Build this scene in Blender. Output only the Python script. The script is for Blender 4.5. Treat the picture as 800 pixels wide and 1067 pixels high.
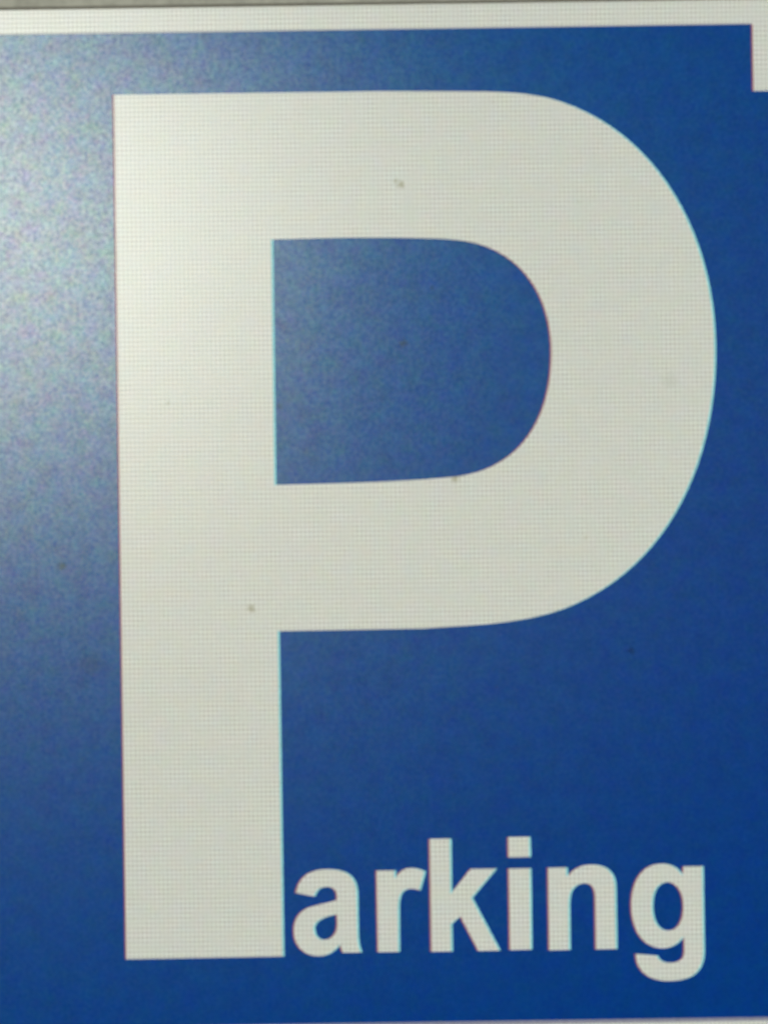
import bpy, bmesh, math
from mathutils import Vector
from mathutils.geometry import tessellate_polygon
S = bpy.context.scene
for o in list(bpy.data.objects): bpy.data.objects.remove(o)

# ---------------------------------------------------------------- camera
U = 0.0006                      # metres on the sign per photograph pixel
ROLL = math.radians(0.85)       # the hand-held camera is rolled a little
Z0 = 1.70                       # height of the picture centre on the wall
DIST = 0.95
cam = bpy.data.cameras.new('camera'); co = bpy.data.objects.new('camera', cam)
S.collection.objects.link(co); S.camera = co
co.location = (0, -DIST, Z0)
co.rotation_euler = (math.radians(90), ROLL, 0)
cam.sensor_fit = 'VERTICAL'; cam.sensor_height = 24
cam.lens = 24 * DIST / (1067 * U)
cam.clip_start = 0.01; cam.clip_end = 100
cam.dof.use_dof = True; cam.dof.aperture_fstop = 2.4; cam.dof.focus_distance = 1.14

# ---------------------------------------------------------------- light
SUN_DIR = Vector((-0.262, -0.95, 0.192)).normalized()     # towards the sun
W = bpy.data.worlds.new('World'); S.world = W; W.use_nodes = True
wn = W.node_tree.nodes; bg = wn['Background']
sky = wn.new('ShaderNodeTexSky'); sky.sky_type = 'NISHITA'; sky.sun_disc = False
sky.sun_elevation = math.asin(SUN_DIR.z)
sky.sun_rotation = math.atan2(SUN_DIR.x, SUN_DIR.y)
W.node_tree.links.new(sky.outputs[0], bg.inputs[0]); bg.inputs[1].default_value = 0.05
sl = bpy.data.lights.new('sun', 'SUN'); sl.energy = 2.0; sl.angle = math.radians(0.5); sl.color = (1, .975, .93)
so = bpy.data.objects.new('sun', sl); S.collection.objects.link(so)
so.rotation_euler = SUN_DIR.to_track_quat('Z', 'Y').to_euler(); so.location = SUN_DIR * 4
S.view_settings.view_transform = 'Standard'; S.view_settings.look = 'None'
S.view_settings.exposure = 0; S.view_settings.gamma = 1
S.render.engine = 'CYCLES'

# ---------------------------------------------------------------- helpers
def P(x, y):
    """a point of the photographed face -> metres on the upright sign"""
    u = (x - 400) * U; v = (533.5 - y) * U
    c, s = math.cos(-ROLL), math.sin(-ROLL)
    return (u * c - v * s, u * s + v * c)

def bez(path, ox=0, oy=0, k=1, n=22):
    """path = [(x,y), ('L',x,y) | ('C',x1,y1,x2,y2,x,y) ...] -> polygon"""
    pts = [path[0]]
    for sgm in path[1:]:
        if sgm[0] == 'L': pts.append((sgm[1], sgm[2]))
        else:
            a = pts[-1]; b = sgm[1:3]; c = sgm[3:5]; d = sgm[5:7]
            for i in range(1, n + 1):
                t = i / n; q = 1 - t
                pts.append(tuple(q**3*a[j] + 3*q*q*t*b[j] + 3*q*t*t*c[j] + t**3*d[j] for j in (0, 1)))
    if math.dist(pts[0], pts[-1]) < 1e-6: pts.pop()
    return [P(ox + x / k, oy + y / k) for x, y in pts]

def sheet(bm, loops, y_front, y_back, mi=0, dx=0.0, dz=0.0):
    """a cut sheet with real thickness: loops[0] outline, the rest holes; faces -Y"""
    polys = [[Vector((x + dx, 0, z + dz)) for x, z in l] for l in loops]
    flat = [v for l in polys for v in l]
    tris = tessellate_polygon(polys)
    f = [bm.verts.new((v.x, y_front, Z0 + v.z)) for v in flat]
    b = [bm.verts.new((v.x, y_back, Z0 + v.z)) for v in flat]
    new = []
    for t in tris:
        new.append(bm.faces.new([f[i] for i in t]))
        new.append(bm.faces.new([b[i] for i in reversed(t)]))
    o = 0
    for l in polys:
        n = len(l)
        for i in range(n):
            j = (i + 1) % n
            new.append(bm.faces.new((f[o+i], f[o+j], b[o+j], b[o+i])))
        o += n
    for q in new: q.material_index = mi
    bmesh.ops.recalc_face_normals(bm, faces=new)

def build(name, bm, mats, parent=None):
    me = bpy.data.meshes.new(name); bm.to_mesh(me); bm.free()
    for m in mats: me.materials.append(m)
    o = bpy.data.objects.new(name, me); S.collection.objects.link(o)
    if parent:
        o.parent = parent; me.transform(parent.matrix_world.inverted())
    return o

def narrow(loops, d):
    '''pull the left and right flanks of an outline in by d, tops and bottoms stay'''
    out = []
    for k, l in enumerate(loops):
        n = len(l); area = sum(l[i-1][0]*l[i][1] - l[i][0]*l[i-1][1] for i in range(n))
        sg = (1 if area > 0 else -1) * (1 if k == 0 else -1); q = []
        for i in range(n):
            a, b, c = Vector(l[i-1]), Vector(l[i]), Vector(l[(i+1) % n])
            n1 = Vector((b-a).yx).normalized() * sg; n2 = Vector((c-b).yx).normalized() * sg
            nx = n1.x if abs(n1.x) > abs(n2.x) else n2.x      # outward x of the steeper side
            q.append((l[i][0] - d * nx, l[i][1]))
        out.append(q)
    return out

# ---------------------------------------------------------------- materials
class NT:
    def __init__(s, name):
        s.m = bpy.data.materials.new(name); s.m.use_nodes = True
        s.t = s.m.node_tree; s.b = s.t.nodes['Principled BSDF']
        s.geo = s.t.nodes.new('ShaderNodeNewGeometry').outputs['Position']
    def n(s, typ, **kw):
        x = s.t.nodes.new(typ)
        for k, v in kw.items(): setattr(x, k, v)
        return x
    def put(s, sock, v):
        if isinstance(v, bpy.types.NodeSocket): s.t.links.new(v, sock)
        else: sock.default_value = v
    def math(s, op, a, b=0.0, clamp=False):
        x = s.n('ShaderNodeMath', operation=op, use_clamp=clamp); s.put(x.inputs[0], a); s.put(x.inputs[1], b); return x.outputs[0]
    def noise(s, scale, detail=2, rough=.5, col=False):
        x = s.n('ShaderNodeTexNoise'); x.inputs['Scale'].default_value = scale
        x.inputs['Detail'].default_value = detail; x.inputs['Roughness'].default_value = rough
        s.put(x.inputs['Vector'], s.geo); return x.outputs['Color' if col else 'Fac']
    def ramp(s, v, a, b, c=0.0, d=1.0):
        x = s.n('ShaderNodeMapRange', interpolation_type='SMOOTHSTEP')
        for i, q in enumerate((v, a, b, c, d)): s.put(x.inputs[i], q)
        return x.outputs[0]
    def mix(s, f, a, b, blend='MIX'):
        x = s.n('ShaderNodeMix', data_type='RGBA', blend_type=blend)
        s.put(x.inputs[0], f); s.put(x.inputs[6], a); s.put(x.inputs[7], b); return x.outputs[2]
    def vmath(s, op, a, b, c=None):
        x = s.n('ShaderNodeVectorMath', operation=op); s.put(x.inputs[0], a); s.put(x.inputs[1], b)
        if c is not None: s.put(x.inputs[2], c)
        return x.outputs['Value' if op == 'DISTANCE' else 'Vector']
    def grid(s, px=4.5, py=5.0):
        """fine square grid copying the pixels of a screen (0 on the lines, 1 in the cells)"""
        sp = s.n('ShaderNodeSeparateXYZ'); s.put(sp.inputs[0], s.geo)
        a = s.math('SINE', s.math('MULTIPLY', sp.outputs[0], 2*math.pi/(px*U)))
        c = s.math('SINE', s.math('MULTIPLY', sp.outputs[2], 2*math.pi/(py*U)))
        return a, c
    def spot(s, col, x, y, r, tint, amt):
        """a small fleck of dirt with a ragged edge"""
        u, v = P(x, y)
        wob = s.vmath('SUBTRACT', s.noise(900, 2, .6, True), (.5, .5, .5))
        wob = s.vmath('MULTIPLY', wob, (2.2*r*U, 0, 2.2*r*U))
        sp = s.vmath('MULTIPLY', s.vmath('ADD', s.geo, wob), (1, 0, 1))
        d = s.vmath('DISTANCE', sp, (u, 0, Z0 + v))
        return s.mix(s.ramp(d, r*U, .25*r*U, 0, amt), col, tint)

def coated(s, col, tint, level, rough, normal, wide=None):
    '''matt coat with a soft-edged highlight (Beckmann) over a dull pigment'''
    d = s.n('ShaderNodeBsdfDiffuse'); s.put(d.inputs['Color'], col)
    g = s.n('ShaderNodeBsdfAnisotropic', distribution='BECKMANN')
    s.put(g.inputs['Color'], s.vmath('MULTIPLY', tint, (level,)*3)); s.put(g.inputs['Roughness'], rough); s.put(g.inputs['Normal'], normal)
    if wide is not None:            # second, softer and cooler sheen from inside the film
        g2 = s.n('ShaderNodeBsdfAnisotropic', distribution='BECKMANN')
        s.put(g2.inputs['Color'], wide); s.put(g2.inputs['Roughness'], .42)
        a2 = s.n('ShaderNodeAddShader'); s.put(a2.inputs[0], d.outputs[0]); s.put(a2.inputs[1], g2.outputs[0]); d = a2
    a = s.n('ShaderNodeAddShader'); s.put(a.inputs[0], d.outputs[0]); s.put(a.inputs[1], g.outputs[0])
    out = s.t.nodes['Material Output']; s.t.links.new(a.outputs[0], out.inputs['Surface']); s.t.nodes.remove(s.b)

def blue_mat():
    s = NT('blue_sheeting')
    base = (0.0004, 0.0445, 0.282, 1)
    grain = s.noise(620, 2, .7, True)      # fine coloured grain
    patch = s.noise(95, 3, .6, True)       # softer mottling
    g = s.vmath('MULTIPLY_ADD', grain, (.6,)*3, (.7,)*3)
    p = s.vmath('MULTIPLY_ADD', patch, (.5,)*3, (.75,)*3)
    f = s.vmath('MULTIPLY', g, p)
    col = s.mix(1.0, base, f, 'MULTIPLY')
    for x, y, r, a in ((65, 590, 5.5, 1), (420, 358, 6, .85), (657, 678, 5, .65), (291, 423, 5, .7), (450, 300, 3.5, .5), (95, 692, 16, .35), (88, 712, 9, .25), (318, 470, 5, .3), (300, 355, 4, .35), (22, 640, 10, .12), (560, 610, 2, .4), (52, 285, 3, .4)):
        col = s.spot(col, x, y, r, (.001, .015, .10, 1), a)
    dust = s.ramp(s.noise(330, 2, .5), .70, .78, 0, .45)
    col = s.mix(dust, col, (.01, .03, .08, 1))
    # sparkle of the matt top coat
    luma = s.ramp(s.noise(430, 3, .75), .25, .75, .6, 1.4)
    t = s.vmath('MULTIPLY_ADD', grain, (.42,)*3, (.79,)*3)
    t = s.vmath('MULTIPLY', t, s.vmath('MULTIPLY_ADD', patch, (.55,)*3, (.725,)*3))
    lx = s.n('ShaderNodeCombineXYZ'); [s.put(lx.inputs[i], luma) for i in range(3)]
    t = s.vmath('MULTIPLY', t, lx.outputs[0])
    wide = s.vmath('MULTIPLY', t, (.0010, .0135, .0130))
    t = s.vmath('MULTIPLY', t, (.98, .98, .77))
    bm = s.n('ShaderNodeBump'); bm.inputs['Strength'].default_value = .3; bm.inputs['Distance'].default_value = .00010
    s.put(bm.inputs['Height'], s.noise(750, 2, .6))
    coated(s, col, t, BLUE_SPEC, BLUE_ROUGH, bm.outputs[0], wide)
    return s.m

def white_mat(name='white_sheeting', base=(.655, .745, .735, 1), grid=True):
    s = NT(name)
    patch = s.noise(85, 3, .6, True)
    f = s.vmath('MULTIPLY_ADD', patch, (.14, .08, .16), (.93, .96, .92))
    col = s.mix(1.0, base, f, 'MULTIPLY')
    a, c = s.grid()
    fine = s.noise(75, 3, .65)
    amp = s.ramp(fine, .3, .7, .05, .20)
    h = s.math('ADD', a, c)
    k = s.math('ADD', 1.0, s.math('MULTIPLY', h, amp))
    k = s.math('MULTIPLY', k, s.math('ADD', .95, s.math('MULTIPLY', s.noise(1100, 1), .1)))
    cx = s.n('ShaderNodeCombineXYZ'); [s.put(cx.inputs[i], k) for i in range(3)]
    col = s.mix(1.0, col, cx.outputs[0], 'MULTIPLY')
    dust = s.ramp(s.noise(300, 2, .5), .71, .79, 0, .22)
    col = s.mix(dust, col, (.25, .25, .17, 1))
    green = (.21, .23, .08, 1)
    for x, y, r, a_ in ((418, 193, 5.5, .6), (262, 634, 5.5, .5), (474, 499, 5.5, .55), (697, 396, 12, .12), (412, 189, 3, .5), (176, 420, 3, .3), (610, 560, 3, .25)):
        col = s.spot(col, x, y, r, green, a_)
    bm = s.n('ShaderNodeBump'); bm.inputs['Strength'].default_value = .25; bm.inputs['Distance'].default_value = .00006
    s.put(bm.inputs['Height'], h)
    coated(s, col, s.vmath('ADD', (0, 0, 0), (.95, 1, .98)), WHITE_SPEC, BLUE_ROUGH, bm.outputs[0])
    return s.m

def plain(name, col, rough=.5, spec=.3, var=.12, sc=300):
    s = NT(name)
    f = s.ramp(s.noise(sc, 3), .2, .8, 1-var, 1+var)
    cx = s.n('ShaderNodeCombineXYZ'); [s.put(cx.inputs[i], f) for i in range(3)]
    s.put(s.b.inputs['Base Color'], s.mix(1.0, (*col, 1), cx.outputs[0], 'MULTIPLY'))
    s.put(s.b.inputs['Roughness'], rough); s.put(s.b.inputs['Specular IOR Level'], spec)
    return s.m

BLUE_SPEC, BLUE_ROUGH, WHITE_SPEC = .0212, .293, .0170
BLUE = blue_mat(); WHITE = white_mat()
RED = plain('reddish_subpixel_fringe', (.34, .11, .15)); CYAN = plain('cyan_subpixel_fringe', (.27, .80, .92))  # colour fringes of screen subpixels, painted as edge layers
EDGE_DARK = plain('dark_edge_line', (.13, .14, .12), .6)  # dark line around the edge of the panel
LILAC = plain('greyish_ink_edge', (.27, .30, .42))
WALL = plain('pale_render', (.35, .385, .345), .85, .2, .18, 120)

# ---------------------------------------------------------------- wall
bm = bmesh.new()
sheet(bm, [[(-2.2, -1.7), (2.2, -1.7), (2.2, 1.3), (-2.2, 1.3)]], .012, .2)
w = build('wall', bm, [WALL])
w['label'] = 'pale grey rendered wall seen in a sliver above the parking sign'; w['category'] = 'wall'

# ---------------------------------------------------------------- the sign, an image on a screen modelled as a panel
sign = bpy.data.objects.new('screen_parking_sign', None); S.collection.objects.link(sign)
sign.location = (0, 0, Z0 - .335); bpy.context.view_layer.update()
sign['label'] = 'blue and white parking sign with a large capital P, displayed on a screen'; sign['category'] = 'sign'

top = P(400, 31)[1]; bot = P(400, 1065.5)[1]; edge_top = P(400, 5.0)[1]; edge_bot = bot - .024
stepx = P(782.3, 60)[0]; stepy = P(790, 94.8)[1]
L, R = P(-62, 500)[0], P(846, 500)[0]; EL, ER = L - .0155, R + .0155
rect = lambda a, b, c, d: [(a, b), (c, b), (c, d), (a, d)]
TH = .003
bm = bmesh.new(); sheet(bm, [rect(EL, edge_bot, ER, edge_top)], 0, TH)
build('white_backing', bm, [WHITE], sign)
bm = bmesh.new(); e = .0019
sheet(bm, [rect(EL - e, edge_bot - e, ER + e, edge_top + e), rect(EL + 2e-5, edge_bot + 2e-5, ER - 2e-5, edge_top - 2e-5)], -.0003, TH + .004)
build('edge_line', bm, [EDGE_DARK], sign)
bm = bmesh.new()
sheet(bm, [[(L, bot), (R, bot), (R, stepy), (stepx, stepy), (stepx, top), (L, top)]], -.00030, -.00005, 0)
sheet(bm, [rect(stepx + 1e-6, stepy + 1e-6, stepx + 1.8*U, top)], -.00028, -.00005, 1)
sheet(bm, [rect(L, bot - 4*U, R, bot - 1e-6)], -.00028, -.00005, 2)
sheet(bm, [rect(L, top + 1e-6, stepx, top + .8*U)], -.00028, -.00005, 2)
build('blue_field', bm, [BLUE, RED, LILAC], sign)

GLYPHS = {
 'P': (0, 0, 1, [[[(118.3, 99.3), ('L', 400, 95.3), ('L', 480, 95.4), ('C', 525, 95.5, 556, 96.7, 585, 106.7), ('C', 683, 140.5, 744.4, 243, 744.4, 366),
        ('C', 744.4, 480, 697, 584, 600, 628.5), ('C', 555, 649.5, 500, 651, 440, 654.8), ('L', 290.3, 657.5),
        ('L', 295.3, 996.3), ('L', 131.3, 999.3)],
       [(283.6, 249.7), ('L', 340, 248.1), ('C', 380, 247.3, 415, 247.6, 450, 248.7), ('C', 468, 249.1, 483, 250.3, 497, 254), ('C', 545, 267.5, 573.4, 310, 573.4, 368),
        ('C', 573.4, 432, 545, 485.5, 480, 495.8), ('C', 462, 498.4, 440, 499.8, 415, 501), ('C', 390, 502.4, 350, 503.8, 286.8, 505.5)]]]),
 'a': (300, 890, 8, [[[(62, 322), ('C', 85, 195, 170, 125, 330, 125), ('C', 500, 125, 574, 190, 577, 330), ('L', 582, 640),
        ('C', 583, 730, 595, 780, 612, 816), ('L', 455, 819), ('C', 442, 800, 435, 775, 430, 755), ('C', 380, 815, 330, 845, 260, 848),
        ('C', 130, 850, 45, 760, 45, 640), ('C', 45, 530, 100, 466, 190, 438), ('C', 265, 414, 335, 408, 402, 380),
        ('C', 408, 310, 385, 272, 325, 272), ('C', 265, 272, 238, 295, 222, 350)],
       [(402, 500), ('C', 330, 515, 225, 540, 220, 615), ('C', 220, 670, 250, 712, 300, 712), ('C', 370, 712, 408, 650, 406, 570)]]]),
 'r': (380, 890, 9.7, [[[(112, 165), ('L', 305, 162), ('L', 308, 240), ('C', 350, 165, 400, 140, 470, 140), ('C', 520, 140, 560, 150, 607, 175),
        ('L', 555, 365), ('C', 520, 350, 480, 345, 445, 348), ('C', 370, 358, 345, 420, 343, 540), ('L', 346, 985), ('L', 128, 987)]]]),
 'k': (440, 865, 7.9, [[[(53, 72), ('L', 230, 69), ('L', 236, 525), ('L', 392, 318), ('L', 605, 315), ('L', 405, 555), ('L', 635, 989),
        ('L', 455, 992), ('L', 305, 705), ('L', 238, 770), ('L', 242, 996), ('L', 68, 998)]]]),
 'i': (520, 865, 5.714, [[[(48, 41), ('L', 180, 39), ('L', 182, 158), ('L', 50, 161)]], [[(51, 228), ('L', 184, 226), ('L', 190, 709), ('L', 59, 712)]]]),
 'n': (520, 865, 5.714, [[[(285, 223), ('L', 400, 221), ('L', 403, 275), ('C', 440, 225, 490, 205, 545, 205), ('C', 640, 205, 688, 250, 690, 340),
        ('L', 696, 705), ('L', 570, 708), ('L', 565, 400), ('C', 563, 340, 545, 315, 505, 316), ('C', 450, 318, 415, 350, 415, 440), ('L', 418, 711), ('L', 292, 714)]]]),
 'g': (650, 890, 7.62, [[[(462, 96), ('L', 620, 94), ('L', 630, 760), ('C', 630, 930, 540, 1003, 350, 1005), ('C', 180, 1005, 90, 920, 85, 790),
        ('L', 262, 805), ('C', 275, 845, 310, 860, 360, 860), ('C', 440, 860, 470, 830, 470, 760), ('L', 468, 655),
        ('C', 420, 715, 370, 745, 290, 745), ('C', 140, 735, 50, 600, 50, 400), ('C', 50, 210, 140, 78, 290, 75), ('C', 370, 75, 420, 105, 460, 165)],
       [(340, 222), ('C', 260, 222, 222, 300, 222, 410), ('C', 222, 520, 265, 605, 345, 605), ('C', 420, 605, 462, 530, 462, 410), ('C', 460, 300, 410, 222, 340, 222)]]]),
}
for ch, (ox, oy, k, shapes) in GLYPHS.items():
    bm = bmesh.new()
    for loops in shapes:
        ll = [bez(l, ox, oy, k) for l in loops]
        # screen subpixel fringing painted as shifted layers: reddish to the left, cyan to the right, white on top
        sheet(bm, ll, -.00040, -.00032, 1, -.75*U)
        sheet(bm, ll, -.00044, -.00041, 2, 1.2*U)
        sheet(bm, narrow(ll, .85*U), -.00052, -.00045, 0)
    o = build('letter', bm, [WHITE, RED, CYAN], sign)
    o['label'] = 'very large white capital letter P' if ch == 'P' else 'small white lower case letter ' + ch
